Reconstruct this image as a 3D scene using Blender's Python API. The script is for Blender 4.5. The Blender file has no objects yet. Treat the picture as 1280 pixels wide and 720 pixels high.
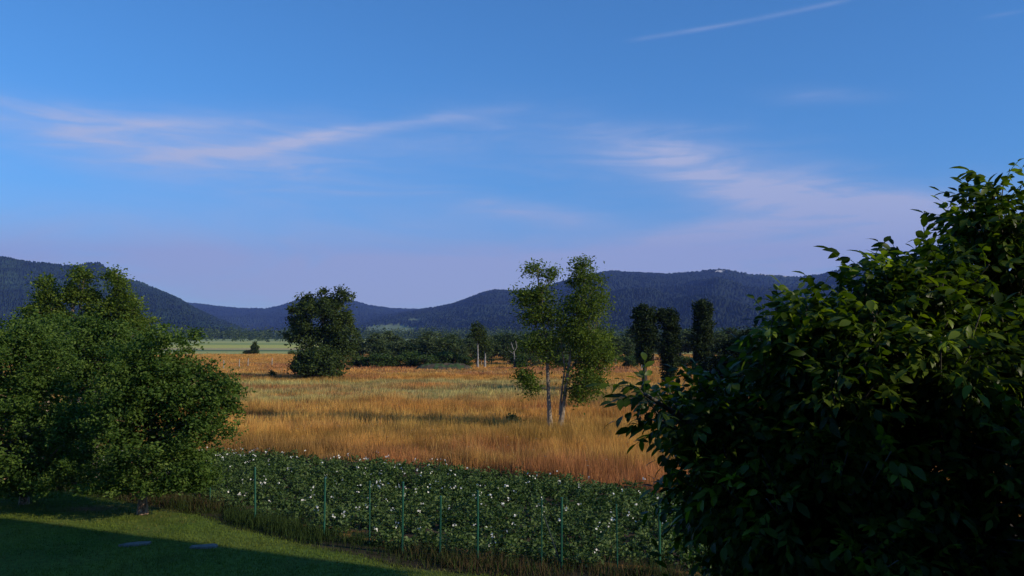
import bpy, math, random
import numpy as np
from mathutils import Vector, Matrix

random.seed(7)
rng = np.random.default_rng(7)
R = math.radians
scene = bpy.context.scene
COL = scene.collection

# ------------------------------------------------------------------ camera
F = 1108.0                       # focal length in photo pixels (1280 wide)
CAM_Z = 5.0
HORIZON = 418.0
PITCH = math.atan((HORIZON - 360.0) / F)
cam_d = bpy.data.cameras.new('camera')
cam_d.sensor_width = 36.0
cam_d.lens = F / 1280.0 * 36.0
cam_d.clip_start = 0.1
cam_d.clip_end = 40000.0
cam = bpy.data.objects.new('camera', cam_d)
COL.objects.link(cam)
cam.location = (0, 0, CAM_Z)
cam.rotation_euler = (math.pi / 2 + PITCH, 0, 0)
scene.camera = cam

CP, SP = math.cos(PITCH), math.sin(PITCH)

def ray(px, py):
    r = (px - 640.0) / F
    u = (360.0 - py) / F
    return np.array([r, CP - u * SP, SP + u * CP])

def at(px, py, Y):
    d = ray(px, py)
    return np.array([0, 0, CAM_Z]) + d * (Y / d[1])

def ground(px, py, z=0.0):
    d = ray(px, py)
    return np.array([0, 0, CAM_Z]) + d * ((z - CAM_Z) / d[2])

# ------------------------------------------------------------------ numpy noise
_T = np.random.default_rng(99).random((256, 256))

def vnoise(x, y, s=0):
    x = np.asarray(x, float) + s * 17.31
    y = np.asarray(y, float) + s * 5.77
    xi = np.floor(x).astype(int); yi = np.floor(y).astype(int)
    fx = x - xi; fy = y - yi
    fx = fx * fx * (3 - 2 * fx); fy = fy * fy * (3 - 2 * fy)
    g = lambda a, b: _T[a & 255, b & 255]
    return (g(xi, yi) * (1 - fx) * (1 - fy) + g(xi + 1, yi) * fx * (1 - fy)
            + g(xi, yi + 1) * (1 - fx) * fy + g(xi + 1, yi + 1) * fx * fy)

def fbm(x, y, s=0, o=4):
    v = 0; a = 0.5; t = 0
    for k in range(o):
        v = v + a * vnoise(np.asarray(x) * 2 ** k, np.asarray(y) * 2 ** k, s + k * 3)
        t += a; a *= 0.55
    return v / t

def smooth(a, b, x):
    t = np.clip((np.asarray(x, float) - a) / (b - a), 0, 1)
    return t * t * (3 - 2 * t)

def unit(v):
    v = np.asarray(v, float)
    return v / np.maximum(np.linalg.norm(v, axis=-1, keepdims=True), 1e-9)

# ------------------------------------------------------------------ mesh builder
class MB:
    def __init__(self):
        self.v = []; self.f = []; self.n = 0; self.a = []; self.c = []
        self.hasc = False
    def add(self, verts, faces, var=0.5, col=None):
        verts = np.asarray(verts, np.float32).reshape(-1, 3)
        faces = np.asarray(faces, np.int64)
        self.v.append(verts); self.f.append(faces + self.n)
        n = len(verts); self.n += n
        a = np.empty(n, np.float32); a[:] = var
        self.a.append(a)
        c = np.ones((n, 4), np.float32)
        if col is not None:
            c[:, :3] = col; self.hasc = True
        self.c.append(c)
    def tube(self, pts, rad, seg=6, var=0.5):
        pts = np.asarray(pts, float); k = len(pts)
        rad = np.broadcast_to(np.asarray(rad, float), (k,))
        tan = unit(np.gradient(pts, axis=0))
        ref = np.array([0.31, 0.95, 0.05]) if abs(tan[0][2]) > 0.7 else np.array([0, 0, 1.0])
        s = unit(np.cross(tan, ref)); t = np.cross(tan, s)
        ang = np.linspace(0, 2 * np.pi, seg, endpoint=False)
        ring = (pts[:, None] + (s[:, None] * np.cos(ang)[None, :, None]
                + t[:, None] * np.sin(ang)[None, :, None]) * rad[:, None, None])
        i = np.arange(k - 1)[:, None] * seg; j = np.arange(seg)[None]; j2 = (j + 1) % seg
        fs = np.stack([i + j, i + j2, i + seg + j2, i + seg + j], -1).reshape(-1, 4)
        vs = ring.reshape(-1, 3)
        self.add(vs, fs, var)
        # end caps
        self.add(ring[-1], [list(range(seg))], var)
        self.add(ring[0], [list(range(seg))[::-1]], var)
    def box(self, c, d, rz=0.0, var=0.5):
        c = np.asarray(c, float); d = np.asarray(d, float) / 2
        v = np.array([[x, y, z] for x in (-1, 1) for y in (-1, 1) for z in (-1, 1)], float) * d
        m = np.array([[math.cos(rz), -math.sin(rz), 0], [math.sin(rz), math.cos(rz), 0], [0, 0, 1]])
        self.add(v @ m.T + c, [[0, 1, 3, 2], [4, 6, 7, 5], [0, 4, 5, 1], [2, 3, 7, 6], [0, 2, 6, 4], [1, 5, 7, 3]], var)
    def build(self, name, mat=None, parent=None, shade=False, offset=None):
        me = bpy.data.meshes.new(name)
        v = np.concatenate(self.v)
        if offset is not None:
            v = v - np.asarray(offset, np.float32)
        loops = np.concatenate([f.ravel() for f in self.f]).astype(np.int32)
        sizes = np.concatenate([np.full(len(f), f.shape[1]) for f in self.f]).astype(np.int32)
        starts = np.concatenate([[0], np.cumsum(sizes)[:-1]]).astype(np.int32)
        me.vertices.add(len(v)); me.vertices.foreach_set('co', v.ravel())
        me.loops.add(len(loops)); me.loops.foreach_set('vertex_index', loops)
        me.polygons.add(len(sizes)); me.polygons.foreach_set('loop_start', starts)
        me.polygons.foreach_set('loop_total', sizes)
        me.polygons.foreach_set('use_smooth', np.full(len(sizes), bool(shade)))
        at_ = me.attributes.new('var', 'FLOAT', 'POINT')
        at_.data.foreach_set('value', np.concatenate(self.a))
        if self.hasc:
            ac = me.attributes.new('tone', 'FLOAT_COLOR', 'POINT')
            ac.data.foreach_set('color', np.concatenate(self.c).ravel())
        me.update(calc_edges=True)
        o = bpy.data.objects.new(name, me)
        COL.objects.link(o)
        if mat: me.materials.append(mat)
        if parent: o.parent = parent
        return o

def tag(o, label=None, cat=None, group=None, kind=None):
    if label: o['label'] = label
    if cat: o['category'] = cat
    if group: o['group'] = group
    if kind: o['kind'] = kind
    return o

def empty(name, loc):
    o = bpy.data.objects.new(name, None)
    o.empty_display_size = 0.2
    COL.objects.link(o); o.location = tuple(float(x) for x in loc)
    return o

def copy_thing(src, loc, rz=0.0, sc=(1, 1, 1)):
    r = src.copy(); COL.objects.link(r)
    r.location = tuple(float(x) for x in loc); r.rotation_euler = (0, 0, rz); r.scale = sc
    for ch in src.children:
        c = ch.copy(); COL.objects.link(c); c.parent = r
    return r

# ------------------------------------------------------------------ materials
def mat_new(name):
    m = bpy.data.materials.new(name); m.use_nodes = True
    nt = m.node_tree; nt.nodes.clear()
    return m, nt, nt.nodes, nt.links

def ramp(N, stops):
    r = N.new('ShaderNodeValToRGB')
    el = r.color_ramp.elements
    while len(el) < len(stops): el.new(0.5)
    for e, (p, c) in zip(el, stops):
        e.position = p; e.color = (*c, 1)
    return r

def leaf_mat(name, dark, mid, light, trans=0.3, rough=0.55, spec=0.25, tcol=None):
    m, nt, N, L = mat_new(name)
    out = N.new('ShaderNodeOutputMaterial')
    a = N.new('ShaderNodeAttribute'); a.attribute_name = 'var'
    r = ramp(N, [(0, dark), (0.5, mid), (1, light)])
    L.new(a.outputs['Fac'], r.inputs[0])
    p = N.new('ShaderNodeBsdfPrincipled')
    p.inputs['Roughness'].default_value = rough
    p.inputs['Specular IOR Level'].default_value = spec
    L.new(r.outputs[0], p.inputs['Base Color'])
    t = N.new('ShaderNodeBsdfTranslucent')
    mx = N.new('ShaderNodeMix'); mx.data_type = 'RGBA'; mx.blend_type = 'MULTIPLY'
    mx.inputs[0].default_value = 1.0
    L.new(r.outputs[0], mx.inputs[6])
    mx.inputs[7].default_value = (*(tcol or (1.6, 1.7, 0.7)), 1)
    L.new(mx.outputs[2], t.inputs[0])
    ms = N.new('ShaderNodeMixShader'); ms.inputs[0].default_value = trans
    L.new(p.outputs[0], ms.inputs[1]); L.new(t.outputs[0], ms.inputs[2])
    L.new(ms.outputs[0], out.inputs[0])
    return m

def tone_mat(name, trans=0.0, rough=0.8, noise=None, bump=0.0):
    m, nt, N, L = mat_new(name)
    out = N.new('ShaderNodeOutputMaterial')
    a = N.new('ShaderNodeAttribute'); a.attribute_name = 'tone'
    src = a.outputs['Color']
    p = N.new('ShaderNodeBsdfPrincipled')
    p.inputs['Roughness'].default_value = rough
    p.inputs['Specular IOR Level'].default_value = 0.1
    if noise:
        g = N.new('ShaderNodeNewGeometry')
        n = N.new('ShaderNodeTexNoise'); n.inputs['Scale'].default_value = noise
        n.inputs['Detail'].default_value = 6
        L.new(g.outputs['Position'], n.inputs['Vector'])
        mr = N.new('ShaderNodeMapRange'); mr.inputs[1].default_value = 0.3; mr.inputs[2].default_value = 0.7
        mr.inputs[3].default_value = 0.65; mr.inputs[4].default_value = 1.35
        L.new(n.outputs[0], mr.inputs[0])
        mx = N.new('ShaderNodeVectorMath'); mx.operation = 'SCALE'
        L.new(src, mx.inputs[0]); L.new(mr.outputs[0], mx.inputs['Scale'])
        src = mx.outputs[0]
        if bump:
            b = N.new('ShaderNodeBump'); b.inputs['Distance'].default_value = bump
            b.inputs['Strength'].default_value = 0.8
            L.new(n.outputs[0], b.inputs['Height']); L.new(b.outputs[0], p.inputs['Normal'])
    L.new(src, p.inputs['Base Color'])
    sh = p.outputs[0]
    if trans:
        t = N.new('ShaderNodeBsdfTranslucent'); L.new(src, t.inputs[0])
        ms = N.new('ShaderNodeMixShader'); ms.inputs[0].default_value = trans
        L.new(p.outputs[0], ms.inputs[1]); L.new(t.outputs[0], ms.inputs[2]); sh = ms.outputs[0]
    L.new(sh, out.inputs[0])
    return m

def surf_mat(name, c1, c2, scale=8, rough=0.8, metal=0.0, stretch=(1, 1, 1), bump=0.01, spec=0.3):
    m, nt, N, L = mat_new(name)
    out = N.new('ShaderNodeOutputMaterial')
    tc = N.new('ShaderNodeTexCoord'); mp = N.new('ShaderNodeMapping')
    mp.inputs['Scale'].default_value = stretch
    L.new(tc.outputs['Object'], mp.inputs[0])
    n = N.new('ShaderNodeTexNoise'); n.inputs['Scale'].default_value = scale; n.inputs['Detail'].default_value = 6
    L.new(mp.outputs[0], n.inputs['Vector'])
    r = ramp(N, [(0.35, c1), (0.65, c2)]); L.new(n.outputs[0], r.inputs[0])
    p = N.new('ShaderNodeBsdfPrincipled'); p.inputs['Roughness'].default_value = rough
    p.inputs['Metallic'].default_value = metal; p.inputs['Specular IOR Level'].default_value = spec
    b = N.new('ShaderNodeBump'); b.inputs['Distance'].default_value = bump; b.inputs['Strength'].default_value = 0.7
    L.new(n.outputs[0], b.inputs['Height']); L.new(b.outputs[0], p.inputs['Normal'])
    L.new(r.outputs[0], p.inputs['Base Color']); L.new(p.outputs[0], out.inputs[0])
    return m

M = {}
M['apple'] = leaf_mat('apple_leaves', (.018, .043, .007), (.060, .110, .017), (.140, .198, .038), .3, .55, .15)
M['ash'] = leaf_mat('ash_leaves', (.030, .052, .008), (.080, .125, .018), (.20, .26, .036), .38, .55, .15)
M['oak'] = leaf_mat('oak_leaves', (.018, .032, .008), (.042, .066, .015), (.085, .115, .026), .22, .6, .12)
M['bush'] = leaf_mat('bush_leaves', (.022, .045, .010), (.048, .085, .018), (.090, .130, .035), .2, .6, .12)
M['ivy'] = leaf_mat('ivy_leaves', (.010, .020, .006), (.022, .038, .010), (.042, .062, .016), .12, .6, .1)
M['thicket'] = leaf_mat('thicket_leaves', (.006, .013, .004), (.012, .022, .007), (.022, .034, .010), .12, .6, .1)
M['willow'] = leaf_mat('willow_leaves', (.038, .060, .022), (.075, .105, .042), (.12, .15, .07), .2, .6, .1)
M['copse'] = leaf_mat('copse_leaves', (.024, .042, .014), (.052, .078, .026), (.095, .125, .045), .2, .6, .1)
M['walnut'] = leaf_mat('walnut_leaves', (.010, .022, .003), (.034, .062, .006), (.170, .235, .028), .36, .40, .15, (1.9, 2.0, .4))
M['potato'] = leaf_mat('potato_leaves', (.020, .042, .009), (.060, .105, .025), (.16, .21, .075), .22, .55, .15)
M['bark'] = surf_mat('grey_bark', (.06, .05, .04), (.16, .14, .11), 10, .9, 0, (1, 1, .25))
M['darkbark'] = surf_mat('dark_bark', (.022, .020, .017), (.06, .052, .045), 10, .9, 0, (1, 1, .25))
M['palebark'] = surf_mat('pale_bark', (.13, .095, .065), (.34, .265, .185), 9, .85, 0, (1, 1, .5))
M['birch'] = surf_mat('birch_bark', (.12, .11, .10), (.34, .325, .30), 3, .7, 0, (1, 1, 2))
M['applebark'] = surf_mat('apple_bark', (.12, .06, .035), (.40, .27, .18), 14, .9, 0, (1, 1, .6))
M['greenpaint'] = surf_mat('green_painted_steel', (.011, .068, .042), (.016, .105, .062), 20, .45, 0, (1, 1, .2), .001, .4)
M['wire'] = surf_mat('dark_wire', (.03, .05, .04), (.05, .07, .06), 20, .6, .3)
M['stone'] = surf_mat('pale_stone', (.12, .112, .10), (.20, .185, .165), 12, .9)
M['postwood'] = surf_mat('weathered_wood', (.24, .22, .19), (.38, .36, .31), 14, .9, 0, (1, 1, .2))
M['wall'] = surf_mat('house_timber', (.14, .105, .075), (.20, .155, .11), 5, .9)  # wall brown kept dark to cut ambient light on the foreground
M['roof'] = surf_mat('clay_tiles', (.20, .075, .05), (.30, .12, .075), 6, .85)
M['frame'] = surf_mat('window_frame_paint', (.70, .70, .68), (.78, .78, .76), 5, .5)
M['glass'] = surf_mat('window_glass', (.02, .025, .03), (.03, .035, .04), 2, .05, 0, (1, 1, 1), 0, .5)
M['petal'] = tone_mat('white_petals', .25, .6)
M['grass'] = tone_mat('grass_blades', .3, .8)
M['ground'] = tone_mat('ground_surface', 0, .95, 1.3, .03)
M['lawn'] = tone_mat('lawn_surface', 0, .95, 9.0, .02)
M['hill'] = tone_mat('hill_forest', 0, 1.0, .03)
M['mound'] = tone_mat('mound_surface', 0, .95, 2.0, .05)

# ------------------------------------------------------------------ light
SUN_EL = R(22.5)
SUN_H = unit(np.array([0.91, -0.41]))          # horizontal direction to the sun
world = bpy.data.worlds.new('World'); scene.world = world; world.use_nodes = True
wt = world.node_tree; wt.nodes.clear(); N = wt.nodes; L = wt.links
sky = N.new('ShaderNodeTexSky'); sky.sky_type = 'NISHITA'; sky.sun_disc = False
sky.sun_elevation = SUN_EL
sky.sun_rotation = math.atan2(SUN_H[0], SUN_H[1])
sky.altitude = 600; sky.air_density = 1.0; sky.dust_density = 0.3; sky.ozone_density = 5.0
bg = N.new('ShaderNodeBackground'); bg.inputs['Strength'].default_value = 0.12
wout = N.new('ShaderNodeOutputWorld')
# high cirrus: mask from the direction looked at, as a layer far above
tc = N.new('ShaderNodeTexCoord')
sep = N.new('ShaderNodeSeparateXYZ'); L.new(tc.outputs['Generated'], sep.inputs[0])
def mth(op, a, b=None, c=None):
    n = N.new('ShaderNodeMath'); n.operation = op
    for i, x in enumerate((a, b, c)):
        if x is None: continue
        if isinstance(x, (int, float)): n.inputs[i].default_value = x
        else: L.new(x, n.inputs[i])
    return n.outputs[0]
az = mth('ARCTAN2', sep.outputs[0], sep.outputs[1])     # 0 straight ahead, + right
el = mth('ARCSINE', sep.outputs[2])
def pix_ang(px, py):
    d = unit(ray(px, py)); return math.atan2(d[0], d[1]), math.asin(d[2])
comb = N.new('ShaderNodeCombineXYZ'); L.new(az, comb.inputs[0]); L.new(el, comb.inputs[1])
wv = N.new('ShaderNodeTexNoise'); wv.inputs['Scale'].default_value = 4.0; wv.inputs['Detail'].default_value = 3
L.new(comb.outputs[0], wv.inputs['Vector'])
wob = mth('MULTIPLY', mth('SUBTRACT', wv.outputs[0], 0.5), 0.035)
def blob(px, py, sx, sy, rot, amp):
    a0, e0 = pix_ang(px, py); sx /= F; sy /= F
    dx = mth('SUBTRACT', az, a0); dy = mth('ADD', mth('SUBTRACT', el, e0), wob)
    c, s = math.cos(R(rot)), math.sin(R(rot))
    u = mth('DIVIDE', mth('ADD', mth('MULTIPLY', dx, c), mth('MULTIPLY', dy, s)), sx)
    v = mth('DIVIDE', mth('SUBTRACT', mth('MULTIPLY', dy, c), mth('MULTIPLY', dx, s)), sy)
    q = mth('ADD', mth('MULTIPLY', u, u), mth('MULTIPLY', v, v))
    return mth('MULTIPLY', mth('EXPONENT', mth('MULTIPLY', q, -1.0)), amp)
def fibre(sx, sy, rot, seed, lo, hi, dist=.8):
    mp = N.new('ShaderNodeMapping'); mp.inputs['Scale'].default_value = (sx, sy, 1); mp.inputs['Rotation'].default_value = (0, 0, R(rot)); mp.inputs['Location'].default_value = (seed, seed * .7, seed)
    L.new(comb.outputs[0], mp.inputs[0])
    t = N.new('ShaderNodeTexNoise'); t.inputs['Scale'].default_value = 1.0; t.inputs['Detail'].default_value = 8; t.inputs['Roughness'].default_value = .58; t.inputs['Distortion'].default_value = dist
    L.new(mp.outputs[0], t.inputs['Vector'])
    q = N.new('ShaderNodeMapRange'); q.interpolation_type = 'SMOOTHSTEP'; q.inputs[1].default_value = lo; q.inputs[2].default_value = hi
    L.new(t.outputs[0], q.inputs[0]); return q.outputs[0]
fine = fibre(8, 60, -7, 3.1, .30, .72, 1.2)
broad = fibre(5, 20, -5, 8.3, .28, .66, 1.0)
def total(bs):
    e = None
    for b in bs:
        x = blob(*b); e = x if e is None else mth('ADD', e, x)
    return e
wisps = total([(440, 163, 150, 7, 8, 1.0), (310, 182, 110, 7, 9, 1.0), (330, 185, 330, 36, 2, .6), (250, 150, 120, 12, 4, .5), (950, 240, 260, 50, -12, .45), (170, 172, 190, 20, -6, .8), (260, 215, 240, 24, -8, .4), (120, 150, 200, 9, -3, .4), (850, 205, 110, 24, -14, .95), (950, 228, 150, 24, -16, 1.0),
               (1090, 262, 200, 24, -9, 1.0), (660, 268, 90, 13, -6, .85), (900, 290, 130, 16, 10, .8), (860, 180, 90, 7, -3, .5), (1020, 122, 60, 9, -6, .3), (760, 160, 160, 7, -2, .3), (480, 235, 120, 9, -3, .3)])
bank = total([(260, 310, 420, 46, 0, .75), (930, 318, 380, 34, 5, .8), (600, 350, 700, 30, 0, .5)])
cl = mth('ADD', mth('MULTIPLY', mth('MULTIPLY', wisps, mth('ADD', mth('MULTIPLY', fine, .5), .4)), mth('ADD', mth('MULTIPLY', broad, .5), .45)),
         mth('MULTIPLY', bank, mth('ADD', mth('MULTIPLY', broad, .45), .4)))
# contrails: thin straight streaks high up
def trail(p0, p1, w, amp):
    (a0, e0), (a1, e1) = pix_ang(*p0), pix_ang(*p1)
    ln = math.hypot(a1 - a0, e1 - e0); ca, sa = (a1 - a0) / ln, (e1 - e0) / ln
    dx = mth('SUBTRACT', az, a0); dy = mth('SUBTRACT', el, e0)
    u = mth('ADD', mth('MULTIPLY', dx, ca), mth('MULTIPLY', dy, sa))
    v = mth('DIVIDE', mth('SUBTRACT', mth('MULTIPLY', dy, ca), mth('MULTIPLY', dx, sa)), w / F)
    g = mth('EXPONENT', mth('MULTIPLY', mth('MULTIPLY', v, v), -1.0))
    m1 = N.new('ShaderNodeMapRange'); m1.interpolation_type = 'SMOOTHSTEP'; L.new(u, m1.inputs[0])
    m1.inputs[1].default_value = 0; m1.inputs[2].default_value = .04
    m2 = N.new('ShaderNodeMapRange'); m2.interpolation_type = 'SMOOTHSTEP'; L.new(u, m2.inputs[0])
    m2.inputs[1].default_value = ln; m2.inputs[2].default_value = ln - .04
    t = mth('MULTIPLY', g, mth('MULTIPLY', m1.outputs[0], m2.outputs[0]))
    t = mth('MULTIPLY', t, mth('ADD', mth('MULTIPLY', fine, .6), .4))
    return mth('MULTIPLY', t, amp)
tr = mth('ADD', trail((770, 53), (1085, -6), 2.6, .22), trail((1212, 25), (1300, 10), 1.8, .2))
veil = N.new('ShaderNodeMapRange'); veil.interpolation_type = 'SMOOTHSTEP'; L.new(el, veil.inputs[0])
veil.inputs[1].default_value = .17; veil.inputs[2].default_value = -.02; veil.inputs[3].default_value = 0; veil.inputs[4].default_value = .75
fac = mth('MINIMUM', mth('ADD', mth('ADD', mth('MULTIPLY', cl, 0.92), tr), mth('MULTIPLY', veil.outputs[0], .9)), 0.9)
mixc = N.new('ShaderNodeMix'); mixc.data_type = 'RGBA'
L.new(fac, mixc.inputs[0])
tint = N.new('ShaderNodeMix'); tint.data_type = 'RGBA'; tint.blend_type = 'MULTIPLY'; tint.inputs[0].default_value = 1
L.new(sky.outputs[0], tint.inputs[6]); tint.inputs[7].default_value = (.60, 1.13, 1.40, 1)
L.new(tint.outputs[2], mixc.inputs[6]); mixc.inputs[7].default_value = (4.6, 4.95, 6.6, 1)
L.new(mixc.outputs[2], bg.inputs[0]); L.new(bg.outputs[0], wout.inputs[0])

sun_d = bpy.data.lights.new('sun', 'SUN'); sun_d.energy = 5.0; sun_d.angle = R(0.5); sun_d.color = (1.0, .87, .66)
sun = bpy.data.objects.new('sun', sun_d); COL.objects.link(sun)
to_sun = Vector((SUN_H[0] * math.cos(SUN_EL), SUN_H[1] * math.cos(SUN_EL), math.sin(SUN_EL)))
sun.rotation_euler = to_sun.to_track_quat('Z', 'Y').to_euler(); sun.location = (30, -15, 40)

# ------------------------------------------------------------------ layout lines
FE = np.array([[-40, 42], [-22, 39], [-9, 36.0], [-2.3, 33.0], [1.6, 30.2], [5, 27.4], [9, 24.6], [40, 14]])       # field far edge
FENCE_PX = [(262, 634, 0), (319, 652, 1), (405, 671, 1), (462, 682, 0), (503, 693, 1), (550, 698, 1), (597, 703, 1), (677, 708, 0), (702, 710, 1), (772, 716, 0), (825, 721, 1)]
FP = [ground(a, b) for a, b, c in FENCE_PX]
fl = [(-40, 33.0), (-14, 29.5)] + [(p[0], p[1]) for p in FP] + [(5.5, 17.2), (12, 14.5), (40, 5)]
FL = np.array(sorted(fl))
far_edge = lambda x: np.interp(x, FE[:, 0], FE[:, 1])
fence_line = lambda x: np.interp(x, FL[:, 0], FL[:, 1])

# ------------------------------------------------------------------ ground sheet
def meadow_col(x, y):
    """real colour of the dry standing grass: gold, rust, straw and pale green patches"""
    x = np.asarray(x, float); y = np.asarray(y, float)
    gold = np.array([.60, .29, .07]); rust = np.array([.45, .18, .075]); straw = np.array([.58, .36, .10]); grn = np.array([.38, .31, .075])
    n1 = fbm(x * .06, y * .10, 1); n2 = fbm(x * .05 + 9, y * .09, 4); n3 = fbm(x * .11, y * .2, 8)
    w_r = smooth(.48, .62, n1)[..., None]; w_g = smooth(.53, .68, n2)[..., None]; w_s = smooth(.5, .65, n3)[..., None]
    c = gold * np.ones(x.shape + (1,))
    c = c * (1 - w_s * .6) + straw * w_s * .6
    c = c * (1 - w_r * .8) + rust * w_r * .8
    c = c * (1 - w_g * .35) + grn * w_g * .35
    yy = y + 10 * (fbm(x * .03, y * .02, 12) - .5)
    band = (smooth(60, 70, yy) * (1 - smooth(93, 99, yy)) * (1 - smooth(-2, 22, x + 6 * (n2 - .5))))[..., None]
    band = band * smooth(.25, .6, fbm(x * .12, y * .25, 97))[..., None]
    c = c * (1 - band * .8) + (np.array([.44, .42, .16])) * band * .8
    redp = (smooth(6, 10, x) * smooth(42, 50, y) * (1 - smooth(60, 68, y)))[..., None]
    c = c * (1 - redp * .65) + rust * redp * .65
    return c

def plain_col(x, y):
    c = meadow_col(x, y) * .85
    y = y + 12 * (fbm(x * .01, y * .004, 20) - .5)
    def lay(c, m, col):
        m = m[..., None]; return c * (1 - m) + np.array(col) * m
    edge = lambda a, w=6: smooth(a - w, a + w, y)
    c = lay(c, edge(222), (.36, .37, .12))
    c = lay(c, edge(262), (.10, .16, .06))
    c = lay(c, edge(286), (.42, .34, .15))
    c = lay(c, edge(325), (.46, .45, .11))
    c = lay(c, edge(420, 12), (.27, .32, .10))
    c = lay(c, edge(520, 12), (.40, .41, .14))
    c = lay(c, edge(640, 20), (.26, .30, .11))
    c = lay(c, edge(980, 40), (.03, .05, .022))
    # soil of the potato field and the weedy strip by the fence
    soil = (smooth(0, .3, y - fence_line(x)) * (1 - smooth(-.3, .3, y - far_edge(x))))
    c = lay(c, soil, (.060, .042, .026))
    near = 1 - smooth(-.4, .2, y - fence_line(x))
    c = lay(c, near, (.045, .036, .018))
    return c

tt = np.linspace(-1, 1, 521)
gx = 9000 * np.sinh(tt * 8.2) / math.sinh(8.2)
gx = np.sign(tt) * np.abs(gx)
gy = np.concatenate([-np.geomspace(9000, 10, 40), np.arange(-8, 60, .5), np.geomspace(60, 9000, 260)])
X, Y = np.meshgrid(gx, gy)
nx, ny = len(gx), len(gy)
ii = np.arange(ny - 1)[:, None] * nx; jj = np.arange(nx - 1)[None]
gf = np.stack([ii + jj, ii + jj + 1, ii + nx + jj + 1, ii + nx + jj], -1).reshape(-1, 4)
mb = MB()
mb.add(np.stack([X, Y, np.zeros_like(X)], -1).reshape(-1, 3), gf, .5, plain_col(X.ravel(), Y.ravel()))
tag(mb.build('ground', M['ground']), kind='structure')

# lawn: gentle rise from the fence towards the house
lx = np.arange(-30, 14, .25); ly = np.arange(1.0, 34, .25)
X, Y = np.meshgrid(lx, ly)
def lawn_edge(x): return fence_line(x) - .85
def lawn_z(x, y):
    d = lawn_edge(x) - y
    return -.06 + .085 * smooth(-.15, .25, d) + .04 * smooth(.2, 1.5, d) + .10 * smooth(0, 14, d) + .10 * (fbm(x * .35, y * .35, 31) - .5) * smooth(0, 2, d)
Z = lawn_z(X, Y)
n = fbm(X * .5, Y * .5, 33)[..., None]; n2 = fbm(X * 1.7, Y * 1.7, 35)[..., None]
lc = np.array([.055, .10, .014]) * (1 - n) + np.array([.12, .15, .024]) * n
lc = lc * (.75 + .5 * n2)
pt = ground(112, 639); patch = np.exp(-(((X - pt[0]) / .9) ** 2 + ((Y - pt[1]) / .5) ** 2) * 1.2)[..., None]
lc = lc * (1 - patch * .8) + np.array([.20, .085, .045]) * patch * .8
bare = 1 - smooth(.05, .5, lawn_edge(X) - Y + .6 * (n2[..., 0] - .5))
lc = lc * (1 - bare[..., None]) + np.array([.045, .034, .018]) * bare[..., None]
nx, ny = len(lx), len(ly)
ii = np.arange(ny - 1)[:, None] * nx; jj = np.arange(nx - 1)[None]
lf = np.stack([ii + jj, ii + jj + 1, ii + nx + jj + 1, ii + nx + jj], -1).reshape(-1, 4)
mb = MB(); mb.add(np.stack([X, Y, Z], -1).reshape(-1, 3), lf, .5, lc.reshape(-1, 3))
tag(mb.build('lawn', M['lawn'], shade=True), kind='structure')

# ------------------------------------------------------------------ grass
def blades(mb, x, y, z, h, w, lean, col_base, col_tip):
    n = len(x)
    a = rng.random(n) * 2 * np.pi; b = rng.random(n) * 2 * np.pi
    sx = np.cos(a) * w / 2; sy = np.sin(a) * w / 2
    l = rng.random(n) * lean * h
    v = np.empty((n, 3, 3), np.float32)
    v[:, 0] = np.stack([x - sx, y - sy, z], -1)
    v[:, 1] = np.stack([x + sx, y + sy, z], -1)
    v[:, 2] = np.stack([x + np.cos(b) * l, y + np.sin(b) * l, z + h], -1)
    c = np.empty((n, 3, 3), np.float32)
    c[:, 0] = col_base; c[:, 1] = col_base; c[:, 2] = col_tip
    mb.add(v.reshape(-1, 3), np.arange(3 * n).reshape(n, 3), .5, c.reshape(-1, 3))

def meadow_patch(mb, y0, y1, dens, w, hscale=1.0, tv=.55, spread=.74):
    n = int(spread * (y1 ** 2 - y0 ** 2) * dens)
    y = np.sqrt(rng.random(n) * (y1 ** 2 - y0 ** 2) + y0 ** 2)
    x = (rng.random(n) * 2 - 1) * spread * y
    keep = y > far_edge(x) + .15 + .3 * rng.random(n)
    # grass stands in tussocks
    keep &= rng.random(n) < .45 + .9 * smooth(.35, .65, fbm(x * .9, y * .9, 41, 3))
    x, y = x[keep], y[keep]; n = len(x)
    c = meadow_col(x, y)
    j = (rng.random((n, 1)) - .5)
    c = c * (.66 + .68 * smooth(.3, .7, fbm(x * .9, y * .9, 47, 3))[:, None]) * (.78 + .44 * fbm(x * .09, y * .55, 49, 3)[:, None])
    tip = np.clip(c * (1 + tv * j) * (1 + .22 * (rng.random((n, 3)) - .5)), 0, .8)
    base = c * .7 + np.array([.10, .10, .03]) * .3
    h = (.36 + .32 * rng.random(n)) * (.55 + .9 * smooth(.25, .75, fbm(x * .5, y * .5, 44, 3))) * hscale
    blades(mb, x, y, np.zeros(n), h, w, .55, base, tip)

mb = MB()
meadow_patch(mb, 24, 46, 230, .018)
meadow_patch(mb, 46, 68, 110, .028, .9)
meadow_patch(mb, 68, 110, 50, .045, .62, .35)
meadow_patch(mb, 110, 224, 13, .09, .42, .2)
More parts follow.
